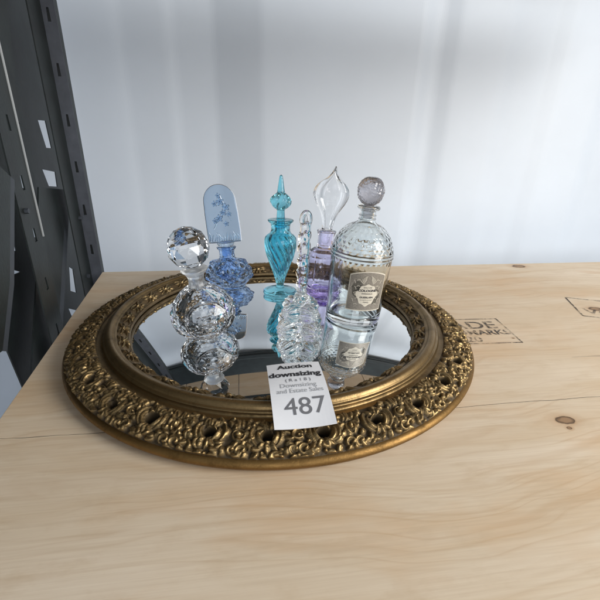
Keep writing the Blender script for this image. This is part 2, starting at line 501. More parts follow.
# added dark sheet in place of the rack beyond; openings show the pale wall
sheet = [[(.24, Z0), (.66, Z0), (.66, Z1), (-.20, Z1), (-.20, .03), (.212, .012), (.235, -.12)],
         [(.557, .30), (.602, .30), (.606, .247), (.572, .249)], [(.524, .211), (.598, .200), (.592, .170), (.540, .177)],
         [(.560, .0), (.583, -.014), (.573, -.069), (.536, -.050)], [(.500, -.077), (.573, -.116), (.518, -.123)],
         [(.332, .124), (.330, .099), (.314, .102)], [(.291, .081), (.326, .064), (.286, .070)],
         [(.405, .215), (.440, .205), (.430, .185), (.405, .190)], [(.397, .125), (.428, .118), (.425, .10), (.398, .102)]]
plate('dark_fill_sheet', sheet, .054, M['steel'], ru)
for (x, z) in [(.503, .118), (.255, .175), (.482, .0)]:
    bm = bmesh.new()
    r = bmesh.ops.create_cone(bm, cap_ends=True, segments=6, radius1=.004, radius2=.004, depth=.005)
    for v in r['verts']:
        v.co = Vector((x + v.co.x, -.0035 + v.co.z, z + v.co.y))
    link('bolt', bm_mesh(bm), M['steel_light'], ru, False)

# ------------------------------------------------------------------ gilt mirror tray
RC, ZD = 1.15, .0365                 # the old glass is slightly domed
def dome(r): return ZD - r * r / (2 * RC)
tray = thing('mirror_tray', 'round gilt mirror tray with wide carved scrollwork frame lying on the plywood', 'mirror tray')
NU = 2880
def ring(prof, nseg=360):
    th = np.arange(nseg) / nseg * TAU
    P = np.array(prof)
    co = np.stack([P[:, 0][:, None] * np.cos(th), P[:, 0][:, None] * np.sin(th), P[:, 1][:, None].repeat(nseg, 1)], -1)
    return grid_mesh('ring', co)
# smooth outer lip that stands on the board
lip = resample([(.268, .0008), (.277, .0008), (.2845, .0030), (.2885, .0078), (.2890, .0105), (.2872, .0134), (.2845, .0150), (.2815, .0152), (.276, .014)], .0012)
link('base_lip', ring(lip), M['lipgilt'], tray)
# dark bed beneath the pierced carving
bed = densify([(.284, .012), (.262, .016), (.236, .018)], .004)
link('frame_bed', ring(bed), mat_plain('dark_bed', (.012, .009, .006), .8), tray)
# smooth moulding between the two carved rings
mold = resample([(.2490, .0265), (.2470, .0262), (.2430, .0262), (.2410, .0270), (.2400, .0295), (.2402, .0310), (.2385, .0322), (.2372, .0326), (.2365, .0345), (.2340, .0372), (.2305, .0380), (.2275, .0368), (.2262, .0350), (.2255, .0345), (.2240, .0343), (.2225, .0330)], .0007)
link('rim_moulding', ring(mold, 420), M['gilt'], tray)
# inner cove down to the glass
cove = resample([(.2245, .0325), (.2170, .0292), (.2115, .0262), (.2085, .0245), (.2072, .0225), (.2074, .0200), (.2085, .0185), (.2110, .0178)], .0009)
link('inner_cove', ring(cove, 360), mat_gold('cove_gilt', (.02, .012, .006), (.27, .19, .10), .48, False), tray)
# domed mirror glass
nr, nt = 60, 240
rr = np.linspace(0, .2095, nr); th = np.arange(nt) / nt * TAU
gl = np.stack([rr[:, None] * np.cos(th), rr[:, None] * np.sin(th), (ZD - rr[:, None] ** 2 / (2 * RC)).repeat(nt, 1)], -1)
mg = fix_normals(grid_mesh('glass', gl))
mgo = link('mirror_glass', mg, M['mirror'], tray)

class Relief:
    """height field unrolled along a ring: x = arc length in mm, y = across the band in mm (0 = outer edge)"""
    def __init__(self, length, width, nu, nv):
        self.L, self.W, self.nu, self.nv = length, width, nu, nv
        self.h = np.zeros((nv, nu)); self.dx = length / nu; self.dy = width / (nv - 1)
    def window(self, x0, x1, y0, y1):
        i = np.arange(int(math.floor(x0 / self.dx)), int(math.ceil(x1 / self.dx)) + 1)
        j = np.arange(max(0, int(y0 / self.dy)), min(self.nv - 1, int(math.ceil(y1 / self.dy))) + 1)
        return i, j
    def stroke(self, pts, w, H, vein=0., flat=.5):
        pts = np.array(pts); n = len(pts)
        w = np.interp(np.linspace(0, 1, n), np.linspace(0, 1, len(w)), w); H = np.interp(np.linspace(0, 1, n), np.linspace(0, 1, len(H)), H)
        m = w.max() + .5
        i, j = self.window(pts[:, 0].min() - m, pts[:, 0].max() + m, pts[:, 1].min() - m, pts[:, 1].max() + m)
        if len(j) < 2: return
        X = (i * self.dx)[None, :]; Y = (j * self.dy)[:, None]
        best = np.zeros((len(j), len(i))); sgn = 1. if RNG.random() < .5 else -1.
        for k in range(n - 1):
            a, b = pts[k], pts[k + 1]; d = b - a; L2 = d @ d + 1e-9
            t = np.clip(((X - a[0]) * d[0] + (Y - a[1]) * d[1]) / L2, 0, 1)
            dist = np.hypot(X - a[0] - t * d[0], Y - a[1] - t * d[1])
            wk = w[k] + (w[k + 1] - w[k]) * t; hk = H[k] + (H[k + 1] - H[k]) * t
            q = dist / wk
            side = sgn * ((X - a[0]) * d[1] - (Y - a[1]) * d[0]) / (math.sqrt(L2) * wk)
            pr = hk * np.sqrt(np.maximum(0, 1 - q ** 2)) ** (1 + flat * .5) * (.74 + .30 * np.clip(side, -1, 1))
            if wk.max() > 2.2: pr = pr * (1 - .16 * np.exp(-((side + .30) / .16) ** 2))
            if vein: pr = pr * (1 - vein * np.exp(-(q / .22) ** 2))
            best = np.maximum(best, pr)
        ii = i % self.nu
        self.h[np.ix_(j, ii)] = np.maximum(self.h[np.ix_(j, ii)], best)
    def blob(self, cx, cy, rx, ry, H, rot=0.):
        m = max(rx, ry) + .5
        i, j = self.window(cx - m, cx + m, cy - m, cy + m)
        if len(j) < 2: return
        X = (i * self.dx)[None, :] - cx; Y = (j * self.dy)[:, None] - cy
        c, s = math.cos(rot), math.sin(rot)
        q = ((X * c + Y * s) / rx) ** 2 + ((-X * s + Y * c) / ry) ** 2
        ii = i % self.nu
        self.h[np.ix_(j, ii)] = np.maximum(self.h[np.ix_(j, ii)], H * np.sqrt(np.maximum(0, 1 - q)))
    def hole(self, cx, cy, rx, ry, depth):
        m = max(rx, ry) * 1.3
        i, j = self.window(cx - m, cx + m, cy - m, cy + m)
        X = (i * self.dx)[None, :] - cx; Y = (j * self.dy)[:, None] - cy
        q = np.sqrt((X / rx) ** 2 + (Y / ry) ** 2)
        k = ss(1.0, .82, q) if False else 1 - ss(.80, 1.02, q)
        ii = i % self.nu; a = self.h[np.ix_(j, ii)]
        self.h[np.ix_(j, ii)] = a * (1 - k) - depth * k

def arc(x, y, a, length, c0, c1, n=12):
    p = [(x, y)]
    for k in range(n):
        t = k / (n - 1); a += (c0 + (c1 - c0) * t) * length / n
        x += math.cos(a) * length / n; y += math.sin(a) * length / n
        p.append((x, y))
    return p

def J(s): return float(RNG.normal(0, s))

# --- broad band: pierced roundels between leafy scrolls, 28 repeats, each a little different
RM = .266
band = Relief(TAU * RM * 1000, 41., NU, 96)
NP = 30; PER = band.L / NP
holes = []
def gap(x, y):
    return band.h[min(band.nv - 1, max(0, int(y / band.dy))), int(x / band.dx) % band.nu]
for k in range(NP):
    c = (k + .5) * PER + J(2.0); cy = 20.5 + J(1.6); hx, hy = 6.8 + J(.8), 6.0 + J(.6)
    holes.append((c, cy, hx, hy))
    for s in (-1, 1):                                         # nested crescent fronds hugging the hole
        for q in range(2):
            r_ = 9.6 + q * 4.6; a0 = (0 if s > 0 else PI) + s * (.28 * (q - 1)) + J(.06); sp = 1.05 - q * .12
            pts = [(c + math.cos(a0 + t_) * r_ * (1 + .10 * t_ * s), cy + math.sin(a0 + t_) * r_ * .95) for t_ in np.linspace(-sp, sp, 16)]
            band.stroke(pts, [1.2, 3.0, 3.8, 3.1, 1.2], [2.6, 5.0, 6.2 - q * .3 + J(.2), 5.0, 3.0], .22)
    for s in (-1, 1):                                         # three-lobed leaf above and below it
        for q in (-1, 0, 1):
            band.stroke(arc(c + q * 3.0, cy + s * (hy + 1.2), s * PI / 2 - q * s * .5 + J(.08), 9.5 - abs(q) * 1.5, -q * .03, q * s * -.22), [2.1, 3.5, 3.0, 1.2], [3.8, 5.6, 4.8, 2.6], .25)
    m = c + PER / 2
    kind = k % 3
    if kind == 0:                                             # cabochon in a ring
        band.blob(m, 21.5 + J(.5), 3.6, 3.2, 6.2, J(.2))
        band.stroke([(m + math.cos(a) * 5.4, 21.5 + math.sin(a) * 5.0) for a in np.linspace(0, TAU, 24)], [1.6], [4.2])
    elif kind == 1:                                           # cup with a rolled rim
        band.stroke([(m + math.cos(a) * 4.6, 22 + math.sin(a) * 4.2) for a in np.linspace(.6, TAU - .4, 24)], [1.4, 2.2, 2.3, 1.4], [4.2, 6.0, 6.2, 4.4])
        band.blob(m + .6, 21.6, 1.7, 1.6, 4.2)
    else:                                                     # split acanthus bud
        for s in (-1, 1):
            band.stroke(arc(m + s * 1.5, 15, PI / 2 - s * .75, 14, s * .04, s * .26), [1.9, 3.0, 2.6, 1.2], [4.0, 6.0, 5.2, 2.8], .3)
        band.blob(m, 23, 2.2, 3.6, 6.0)
    for s in (-1, 1):                                         # volute near the outer edge, curled leaf near the inner one
        sp = []
        x0 = m + s * (4.6 + J(.5)); y0 = 7.6 + J(.5); turn = 4.8 + J(.3); ph_ = J(.4)
        for t_ in np.linspace(0, 1, 22):
            a = -PI / 2 + ph_ + s * t_ * turn; r_ = 5.0 * (1 - t_ * .72)
            sp.append((x0 + math.cos(a) * r_ * -s, y0 + math.sin(a) * r_ * .85))
        band.stroke(sp, [1.5, 2.7, 2.6, 2.2], [3.2, 5.4, 5.6, 5.8])
        for q in range(2):
            band.stroke(arc(m + s * (1.4 + 5.2 * q) + J(.4), 39.5 - q, -PI / 2 - s * (.3 + .3 * q) + J(.1), 11 - 2 * q, s * .02, s * .20), [2.4, 3.8, 3.3, 1.3], [3.4, 5.4, 4.8, 2.6], .3)
# loose leaves, buds and curls fill what is left of the ground
for q in range(5200):
    x = RNG.random() * band.L; y = 1.5 + RNG.random() * 38
    if gap(x, y) > .9: continue
    if RNG.random() < .12:
        band.blob(x, y, 1.7 + RNG.random() * 1.3, 1.6 + RNG.random() * 1., 3.4 + RNG.random() * 1.4, RNG.random() * 3)
    else:
        a = RNG.random() * TAU; l_ = 7 + RNG.random() * 6; cv = RNG.choice([-1, 1]) * (.12 + .2 * RNG.random())
        band.stroke(arc(x - math.cos(a) * l_ * .4, y - math.sin(a) * l_ * .4, a, l_, cv * .4, cv * 1.4), [1.6, 3.5, 3.2, 1.2], [2.8, 4.8 + RNG.random(), 4.4, 2.4], .15)
rim_fade = ss(0, 2.0, np.linspace(0, 41, 96)) * ss(41, 39.8, np.linspace(0, 41, 96)) if False else np.clip(np.linspace(0, 41, 96) / 1.2, 0, 1) * np.clip((41 - np.linspace(0, 41, 96)) / .8, 0, 1)
band.h *= rim_fade[:, None]
for (c, cy, hx, hy) in holes:
    band.hole(c, cy, hx * .96, hy * .94, 9.)
# raw casting roughness
nzz = RNG.normal(0, 1, band.h.shape)
for _ in range(3):
    nzz = (nzz + np.roll(nzz, 1, 0) + np.roll(nzz, -1, 0) + np.roll(nzz, 1, 1) + np.roll(nzz, -1, 1)) / 5
band.h += nzz * .22
def relief_ring(rel, prof, name, scale, lo, hi):
    """prof: dense (r,z) from outer to inner, nv rows; displaced along its normal"""
    P = np.array(prof)
    s = np.concatenate([[0], np.cumsum(np.linalg.norm(np.diff(P, axis=0), axis=1))]); s /= s[-1]
    tt = np.linspace(0, 1, rel.nv)
    R = np.interp(tt, s, P[:, 0]); Z = np.interp(tt, s, P[:, 1])
    dR = np.gradient(R); dZ = np.gradient(Z); l = np.hypot(dR, dZ); nR, nZ = dZ / l, -dR / l
    a = np.arange(rel.nu) / rel.nu * TAU
    H = rel.h * scale
    RR = R[:, None] + nR[:, None] * H; ZZ = Z[:, None] + nZ[:, None] * H
    co = np.stack([RR * np.cos(a), RR * np.sin(a), ZZ], -1)
    me = grid_mesh(name, co)
    at = me.attributes.new('relief', 'FLOAT', 'POINT')
    at.data.foreach_set('value', np.clip((rel.h - lo) / (hi - lo), 0, 1).reshape(-1).astype(np.float32))
    return me
bprof = resample([(.2842, .0150), (.2790, .0188), (.2690, .0232), (.2590, .0262), (.2475, .0268)], .0005)
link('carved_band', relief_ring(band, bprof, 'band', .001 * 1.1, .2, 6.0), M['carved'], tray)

# --- inner leaf border
leaf = Relief(TAU * .2135 * 1000, 23., 2400, 56)
NL = 34; PL = leaf.L / NL
for k in range(NL):
    c = (k + .5) * PL + J(.8)
    s0 = 1
    leaf.blob(c + J(.4), 10.5, 4.4, 3.6, 6.0, .3)
    for q in range(5):
        a = q * TAU / 5 + J(.1)
        leaf.stroke(arc(c + math.cos(a) * 3, 10.5 + math.sin(a) * 2.8, a, 4.6, .1, .25), [1.6, 1.9, .9], [4.0, 4.4, 2.2], .3)
    for s in (-1, 1):
        for q in range(3):
            leaf.stroke(arc(c + s * (4.5 + q * 1.5), 7.0 + q * 4.2, (0 if s > 0 else PI) + s * (q - 1) * .5 + J(.1), 11.5 - q * 1.2, s * .05 * (q - 1), s * (.22 if q == 0 else -.20)), [1.7, 2.5, 1.9, .8], [4.2, 5.0, 3.6, 1.6], .35)
        leaf.stroke(arc(c + s * 2.5, 16, (PI / 2) - s * .5, 7.5, 0, s * .2), [2.0, 2.3, 1.2], [4.4, 4.6, 2.0], .35)
    leaf.stroke(arc(c, 14, PI / 2 + J(.2), 8.2, .02, .05), [2.2, 2.6, 1.3], [4.4, 5.0, 2.4], .3)
vv = np.linspace(0, 23, 56)
leaf.h *= np.clip(vv / 1.2, 0, 1)[:, None]
nzz = RNG.normal(0, 1, leaf.h.shape)
for _ in range(3):
    nzz = (nzz + np.roll(nzz, 1, 0) + np.roll(nzz, -1, 0) + np.roll(nzz, 1, 1) + np.roll(nzz, -1, 1)) / 5
leaf.h += nzz * .12 - .5
lprof = densify([(.2238, .0336), (.2170, .0296), (.2078, .0248)], .0005)
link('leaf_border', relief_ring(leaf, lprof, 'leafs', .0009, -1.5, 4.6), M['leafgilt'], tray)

# ------------------------------------------------------------------ bottles
def stand(name, label, x, y, spin=0, lean=(0, 0), sink=0.0002):
    r = math.hypot(x, y)
    ax = Vector((x / RC + lean[0], y / RC + lean[1], 1)).normalized()
    q = Vector((0, 0, 1)).rotation_difference(ax) @ Quaternion((0, 0, 1), spin)
    return thing(name, label, 'perfume bottle', (x, y, dome(r) + sink), q, 'perfume bottles on the mirror tray')

def tilt(o, ax, ay, piv):
    """tilt a stopper about its seat"""
    o.rotation_euler = (ax, ay, 0); R = o.rotation_euler.to_matrix()
    p = Vector(piv); o.location = p - R @ p

# --- 1. tall clear bottle with domed scale-pattern shoulder, paper label and ball stopper
t1 = stand('perfume_bottle', 'tall clear bottle with brown paper label and grey ball stopper, right end of the tray', .1183, -.009, .0, (-.035, 0))
BR = .0405
prof = resample([(0, .0025), (.020, .0022), (.034, .0004), (BR - .0015, .0012), (BR, .004), (BR + .0008, .03), (BR + .0028, .088), (BR + .0030, .096), (BR + .0046, .0985), (BR + .0030, .101), (BR + .0044, .1035), (BR + .0024, .1065), (BR + .0008, .113), (.0375, .1225), (.0315, .1315), (.0235, .1385), (.0155, .1425), (.0118, .1455), (.0108, .150), (.0106, .1575), (.0112, .1605), (.0150, .1620), (.0156, .1640), (.0148, .1660), (.0110, .1668), (.0086, .1664)], .0012)
inn = resample([(.0075, .1655), (.0074, .150), (.0095, .1435), (.0195, .1362), (.0290, .1285), (.0352, .119), (.0385, .107), (.0395, .09), (BR - .0045, .03), (BR - .0055, .012), (.030, .0075), (.012, .009), (0, .0098)], .0025)
def bee(T, H, R):
    m = ss(.1045, .1075, H) * (1 - ss(.139, .142, H))
    rows = (H - .1045) / .0058; row = np.floor(rows); fr = rows - row
    u = T * 26 / TAU + .5 * (row % 2); fu = u - np.floor(u) - .5
    sc = np.sqrt(np.maximum(0, 1 - (fu / .52) ** 2 - ((fr - .1) / .95) ** 2 * .8))
    low = ss(.088, .090, H) * (1 - ss(.0955, .0965, H))
    return m * sc * .0009 + low * .0004 * np.sin(T * 34) * np.sin((H - .088) * 900)
link('glass_body', lathe(prof, 224, bee, inn), M['clear_old'], t1)
bp = resample([(0, .150), (.006, .150), (.0068, .163), (.0072, .1672), (.0110, .1700), (.0160, .1760), (.0180, .1850), (.0168, .1935), (.0125, .2000), (.0065, .2034), (0, .2040)], .0012)
def lines(T, H, R):
    return (H > .169) * .0008 * np.sin(T * 9 + H * 500) * np.sin(H * 900 + 2 * np.sin(T * 3))
st = link('ball_stopper', lathe(bp, 72, lines), M['grey_glass'], t1); tilt(st, .0, -.03, (0, 0, .166))
# cord windings round the neck
me = []
for k, z in enumerate((.1485, .1535)):
    th = np.arange(64) / 64 * TAU; ph = np.arange(8) / 8 * TAU
    R_ = .0117; 
    co = np.stack([(R_ + .0006 * np.cos(ph)[:, None]) * np.cos(th), (R_ + .0006 * np.cos(ph)[:, None]) * np.sin(th), z + .0006 * np.sin(ph)[:, None] + .0006 * np.cos(th + k)], -1)
    me.append(grid_mesh('c', co, True, True))
link('neck_cord', join(me), M['frost'], t1)
# label wrapped round the front
def wrap(me, off, z0, spin):
    for v in me.vertices:
        h = z0 + v.co.y; rad = BR + .0008 + .002 * max(0, (h - .03) / .058) + off; a = -PI / 2 + spin + v.co.x / rad
        v.co = (math.cos(a) * rad, math.sin(a) * rad, h)
    return me
def label_outline(w, h, arch, n=14):
    p = [(-w / 2, -h / 2), (w / 2, -h / 2), (w / 2, h / 2 - arch)]
    for k in range(1, n):
        x = w / 2 - w * k / n
        p.append((x, h / 2 - arch + arch * math.sin(PI * k / n) ** .8))
    p.append((-w / 2, h / 2 - arch)); return p
LS = .16; LZ = .0565
def sheet_at(loop, off, mat, nm, parent):
    me = fill2d(loop, 0.)
    me = subdiv_long(me, .003); wrap(me, off, LZ, LS)
    return link(nm, me, mat, parent)
lab = sheet_at([label_outline(.0540, .0590, .006)], .0006, M['label_cream'], 'paper_label', t1)
sheet_at([label_outline(.0515, .0562, .006)], .0008, M['label_brown'], 'label_ground', lab)
cart = []
for k in range(64):
    a = k / 64 * TAU
    rx = .0142 + .0012 * math.cos(6 * a) + .001 * math.cos(2 * a); ry = .0160 + .0010 * math.cos(8 * a)
    cart.append((rx * math.cos(a), -.0035 + ry * math.sin(a) * (1 - .12 * math.sin(a))))
sheet_at([cart], .0010, M['label_cream'], 'cartouche', lab)
orn = []
for s in (-1, 1):
    for q in range(5):
        pts = arc(s * (.004 + .0005 * q), .0165 - .0012 * q, PI / 2 - s * (.2 + .25 * q), .007, s * 60, s * 160, 8)
        orn += [quad_strip(a, b, .0008) for a, b in zip(pts[:-1], pts[1:])]
    for q in range(9):
        pts = arc(s * (.0168 + .0012 * math.sin(q * 2)), -.020 + q * .0045, s * .6 * (-1) ** q + PI / 2, .0055, s * 220, s * 420 * (-1) ** q, 8)
        orn += [quad_strip(a, b, .0007) for a, b in zip(pts[:-1], pts[1:])]
om = join(orn); wrap(om, .00105, LZ, LS); link('label_ornament', om, M['label_cream'], lab)
lt = [move(text_mesh(s, z, 'CENTER', b, sx), 0, y) for s, z, y, b, sx in (('EAU DE', .0030, .0062, 0, 1.2), ('COLOGNE', .0044, .0016, .00018, 1.25), ('IMPERIALE', .0030, -.0030, 0, 1.15), ('GUERLAIN', .0036, -.0085, .0001, 1.15), ('15 RUE DE LA PAIX', .0019, -.0124, 0, 1.1), ('PARIS', .0026, -.0158, 0, 1.2))]
lt = join(lt); wrap(lt, .0013, LZ, LS); link('lettering', lt, M['ink'], lab, False)

# --- 2. round cut crystal bottle, front left
t2 = stand('perfume_bottle', 'round cut crystal bottle with faceted ball stopper, front left on the mirror', -.0881, -.0731, .35, (-.03, 0))
pts = []
for (h, r, n, o) in ((.0, .019, 14, 0), (.0055, .0285, 14, 0), (.0160, .0388, 14, .5), (.0240, .0418, 14, 0), (.0330, .0430, 14, .5), (.0430, .0412, 14, 0), (.0550, .0345, 14, .5), (.0655, .0245, 14, 0), (.0725, .0140, 14, .5)):
    for k in range(n):
        a = (k + o) / n * TAU
        pts.append((r * math.cos(a), r * math.sin(a) * .92, h))
body = hull(pts)
cav = lathe(resample([(0, .013), (.014, .0145), (.0245, .024), (.0275, .034), (.024, .046), (.014, .057), (.0055, .064), (.0045, .071), (0, .0715)], .003), 32)
bmx = bmesh.new(); bmx.from_mesh(cav); bmesh.ops.reverse_faces(bmx, faces=bmx.faces); bmx.to_mesh(cav); bmx.free()
link('cut_body', join([body, cav]), M['clear'], t2, False)
# polished roundel cut on the front with a mitred ring
th = np.arange(72) / 72 * TAU
ringco = []
for (rr_, zz_) in ((.0225, 0), (.0240, .0006), (.0250, .0006), (.0265, 0)):
    ringco.append(np.stack([rr_ * np.cos(th), rr_ * np.sin(th), np.full(72, zz_)], -1))
rg = fix_normals(grid_mesh('r', np.array(ringco), True, True))
for v in rg.vertices:
    x, y, z = v.co; rad = math.hypot(x, y)
    v.co = (x, -(math.sqrt(max(0, .0402 ** 2 - rad * rad)) - .0005 + z) * .92, .034 + y)
link('cut_ring', rg, M['clear'], t2)
nk = resample([(0, .0722), (.0115, .0722), (.0102, .0765), (.0098, .0835), (.0120, .0885), (.0160, .0925), (.0166, .0945), (.0150, .0962), (.0100, .0968), (0, .0968)], .0012)
link('frosted_neck', lathe(nk, 48, lambda T, H, R: .0004 * np.cos(T * 8)), M['frost'], t2)
pts = []
SR = .0262; SZ = .1228
for (el, n, o) in ((-62, 8, 0), (-38, 8, .5), (-12, 10, 0), (14, 10, .5), (38, 8, 0), (60, 6, .5), (80, 6, 0)):
    for k in range(n):
        a = (k + o) / n * TAU; e = math.radians(el)
        pts.append((SR * math.cos(e) * math.cos(a), SR * math.cos(e) * math.sin(a), SZ + SR * math.sin(e)))
sball = link('faceted_stopper', hull(pts), M['clear'], t2, False); tilt(sball, -.02, -.06, (0, 0, .097))

# --- 3. blue bottle with tall arched tablet stopper, back left
t3 = stand('perfume_bottle', 'cobalt blue pressed glass bottle with tall arched pale blue tablet stopper, back left', -.0850, .1246, -.10, (0, 0))
bp3 = densify([(0, .001), (.0285, .001), (.0300, .003), (.0425, .0160), (.0440, .0200), (.0425, .0270), (.0330, .0440), (.0290, .0478), (.0165, .0505), (.0140, .0530), (.0135, .0600), (.0138, .0660), (.0170, .0690), (.0178, .0712), (.0160, .0725), (.0095, .0722)], .0010)
in3 = resample([(.0075, .071), (.0072, .055), (.0140, .046), (.0230, .036), (.0270, .026), (.0200, .014), (.008, .010), (0, .0098)], .003)
def cut(T, H, R):
    m = ss(.002, .006, H) * (1 - ss(.0485, .0515, H))
    hexa = R * (np.cos(PI / 8) / np.cos(((T + PI / 8) % (PI / 4)) - PI / 8) - 1)
    dm = np.abs(np.sin(T * 6 + H * 200)) + np.abs(np.sin(T * 6 - H * 200))
    fan = np.abs(np.sin(T * 8)) * .5
    return m * (hexa * 1.0 + (dm + fan - 1.4) * .0034)
link('pressed_body', lathe(bp3, 240, cut, in3, 1.0, .72), M['blue'], t3, False)
# tablet
out = [(-.0300, .0800)]
out += [(-.0290 + .0010 * 0, .100), (-.0285, .140)]
out = [(.0292, .0795), (.0298, .1000), (.0292, .1300), (.0282, .1480)]
for k in range(1, 20):
    a = k / 20 * PI
    out.append((.0280 * math.cos(a), .1500 + .0290 * math.sin(a)))
out += [(-.0282, .1480), (-.0292, .1300), (-.0298, .1000), (-.0292, .0795)]
tb = fill2d([out], .0070)
tb = fix_normals(tb)
bmx = bmesh.new(); bmx.from_mesh(tb)
for v in bmx.verts:
    v.co = Vector((v.co.x, v.co.z, v.co.y))
bmesh.ops.recalc_face_normals(bmx, faces=bmx.faces)
es = [e for e in bmx.edges if e.calc_face_angle(0) > 1.2]
bmesh.ops.bevel(bmx, geom=es, offset=.0018, segments=3, affect='EDGES', profile=.6)
tabm = bm_mesh(bmx)
tab = link('tablet_stopper', tabm, M['paleblue'], t3, False)
# plug + relief sprig and flowers in the tablet
pl = lathe(resample([(0, .056), (.0068, .056), (.0074, .0715), (.0130, .0738), (.0150, .0775), (.0150, .0800), (0, .0802)], .0015), 40)
link('plug', pl, M['paleblue'], tab)
def tube(path, rad, seg=6):
    path = [Vector(p) for p in path]; n = len(path); rows = []
    for i, p in enumerate(path):
        d = (path[min(i + 1, n - 1)] - path[max(i - 1, 0)]).normalized()
        s = d.cross(Vector((0, 1, 0)));  s = s.normalized() if s.length > 1e-4 else Vector((1, 0, 0)); w = s.cross(d)
        r_ = rad[i] if hasattr(rad, '__len__') else rad
        rows.append([tuple(p + s * (math.cos(a) * r_) + w * (math.sin(a) * r_)) for a in [k / seg * TAU for k in range(seg)]])
    return grid_mesh('tube', np.array(rows))
rel = []
def pet(cx, cz, r, n=5):
    for k in range(n):
        a = k / n * TAU + .4
        s = bmesh.new(); bmesh.ops.create_icosphere(s, subdivisions=2, radius=1)
        for v in s.verts:
            x, y, z = v.co; x *= r * .62; z *= r * .36; y *= .0007
            v.co = Vector((cx + math.cos(a) * (r * .6 + 0) + x * math.cos(a) - z * math.sin(a), -.0035 + y, cz + math.sin(a) * r * .6 + x * math.sin(a) + z * math.cos(a)))
        rel.append(bm_mesh(s))
for (cx, cz, r) in ((.001, .150, .0062), (-.009, .147, .0045), (.010, .140, .0058), (.004, .131, .0050), (-.004, .122, .0058), (-.012, .118, .0045), (.014, .128, .0040), (.007, .112, .0042), (-.001, .160, .0040)):
    pet(cx, cz, r)
rel.append(tube([(-.016, -.0035, .104), (-.010, -.0035, .114), (-.003, -.0035, .124), (.004, -.0035, .134), (.007, -.0035, .146), (.002, -.0035, .160)], [.0008] * 6))
rel.append(tube([(.004, -.0035, .134), (.011, -.0035, .126), (.017, -.0035, .116)], [.0007] * 3))
for k in range(13):
    x = -.026 + k * .0042
    rel.append(tube([(x, -.0035, .083), (x + .002, -.0035, .089 + .003 * math.sin(k * 2.1)), (x + .004 * math.sin(k), -.0035, .095 + .004 * math.cos(k * 1.7))], [.0010, .0009, .0004]))
link('flower_relief', join(rel), M['paleblue'], tab)
tilt(tab, .02, -.035, (0, 0, .072))

# --- 4. turquoise swirl bottle, centre back
t4 = stand('perfume_bottle', 'turquoise footed swirl bottle with pointed spire stopper, centre back', .0066, .0685, 0, (0, -.02))
p4 = resample([(0, .0012), (.012, .0010), (.0250, .0004), (.0276, .0016), (.0282, .0048), (.0262, .0074), (.0160, .0100), (.0080, .0125), (.0062, .0155), (.0066, .0200), (.0092, .0310), (.0140, .0450), (.0205, .0620), (.0242, .0760), (.0254, .0870), (.0244, .0955), (.0205, .1005), (.0172, .1035), (.0154, .1080), (.0152, .1130), (.0162, .1180), (.0196, .1212), (.0208, .1232), (.0196, .1248), (.0120, .1250), (.0085, .1246)], .0010)
i4 = resample([(.0068, .1236), (.0070, .108), (.0140, .0990), (.0200, .0900), (.0185, .0780), (.0130, .0580), (.0080, .0420), (.003, .033), (0, .032)], .0025)
def sw4(T, H, R):
    m = ss(.016, .030, H) * (1 - ss(.099, .1035, H))
    return m * .0008 * np.cos(16 * T + H * 330) - .0 * T
link('swirl_body', lathe(p4, 220, sw4, i4), M['teal'], t4)
s4 = resample([(0, .112), (.0060, .112), (.0066, .1240), (.0066, .1290), (.0062, .1370), (.0066, .1400), (.0110, .1440), (.0150, .1490), (.0160, .1530), (.0148, .1575), (.0105, .1625), (.0066, .1660), (.0056, .1700), (.0044, .1780), (.0030, .1870), (.0018, .1915), (0, .1925)], .0010)
def swb(T, H, R):
    m = ss(.140, .146, H) * (1 - ss(.160, .166, H))
    return m * .0014 * np.cos(7 * T - H * 260)
link('spire_stopper', lathe(s4, 112, swb), M['teal'], t4)

# --- 5. clear pressed glass bottle with knobbly body and tall narrow stopper, centre front
t5 = stand('perfume_bottle', 'small clear pressed glass bottle with knobbly body and narrow figural stopper, centre front', .0357, -.0732, .2, (0, 0))
def sph(x, y, z, r, sx=1, sy=1, sz=1, sub=3):
    bm = bmesh.new(); bmesh.ops.create_icosphere(bm, subdivisions=sub, radius=r)
    for v in bm.verts:
        v.co = Vector((x + v.co.x * sx, y + v.co.y * sy, z + v.co.z * sz))
    return bm_mesh(bm)
lump = [lathe(resample([(0, .001), (.022, .001), (.025, .004), (.023, .014), (.017, .028), (.011, .044), (.0085, .058), (0, .0595)], .002), 48)]
def star_lobe(cx, cy, cz, r, out, cuts):
    """pressed lobe with petal cuts radiating about its outward axis"""
    bm = bmesh.new(); bmesh.ops.create_icosphere(bm, subdivisions=5, radius=1)
    ax = Vector(out).normalized(); e1 = ax.cross(Vector((0, 0, 1))).normalized(); e2 = ax.cross(e1)
    for v in bm.verts:
        d = v.co.normalized(); x, y, z = d.dot(e1), d.dot(e2), d.dot(ax)
        rad = math.hypot(x, y); phi = math.atan2(y, x)
        k = 1 + min(1, rad * 1.6) * (.16 * abs(math.cos(phi * cuts / 2)) - .10) - .10 * math.exp(-((rad - .38) / .07) ** 2)
        v.co = Vector((cx, cy, cz)) + d * r * k
    return bm_mesh(bm)
for (z, rad, n, r, o, cuts) in ((.0130, .0210, 4, .0148, .5, 9), (.0360, .0155, 4, .0130, .5, 8), (.0500, .0055, 3, .0074, 0, 6)):
    for k in range(n):
        a = (k + o) / n * TAU - .25
        lump.append(star_lobe(rad * math.cos(a), rad * math.sin(a), z, r, (math.cos(a), math.sin(a), .15), cuts))
for k in range(4):
    a = k / 4 * TAU - .25
    lump.append(sph(.0235 * math.cos(a), .0235 * math.sin(a), .006, .0062)); lump.append(sph(.0165 * math.cos(a), .0165 * math.sin(a), .024, .0058))
for v in lump:
    pass
bm5 = remesh(join(lump), .0006, 1)
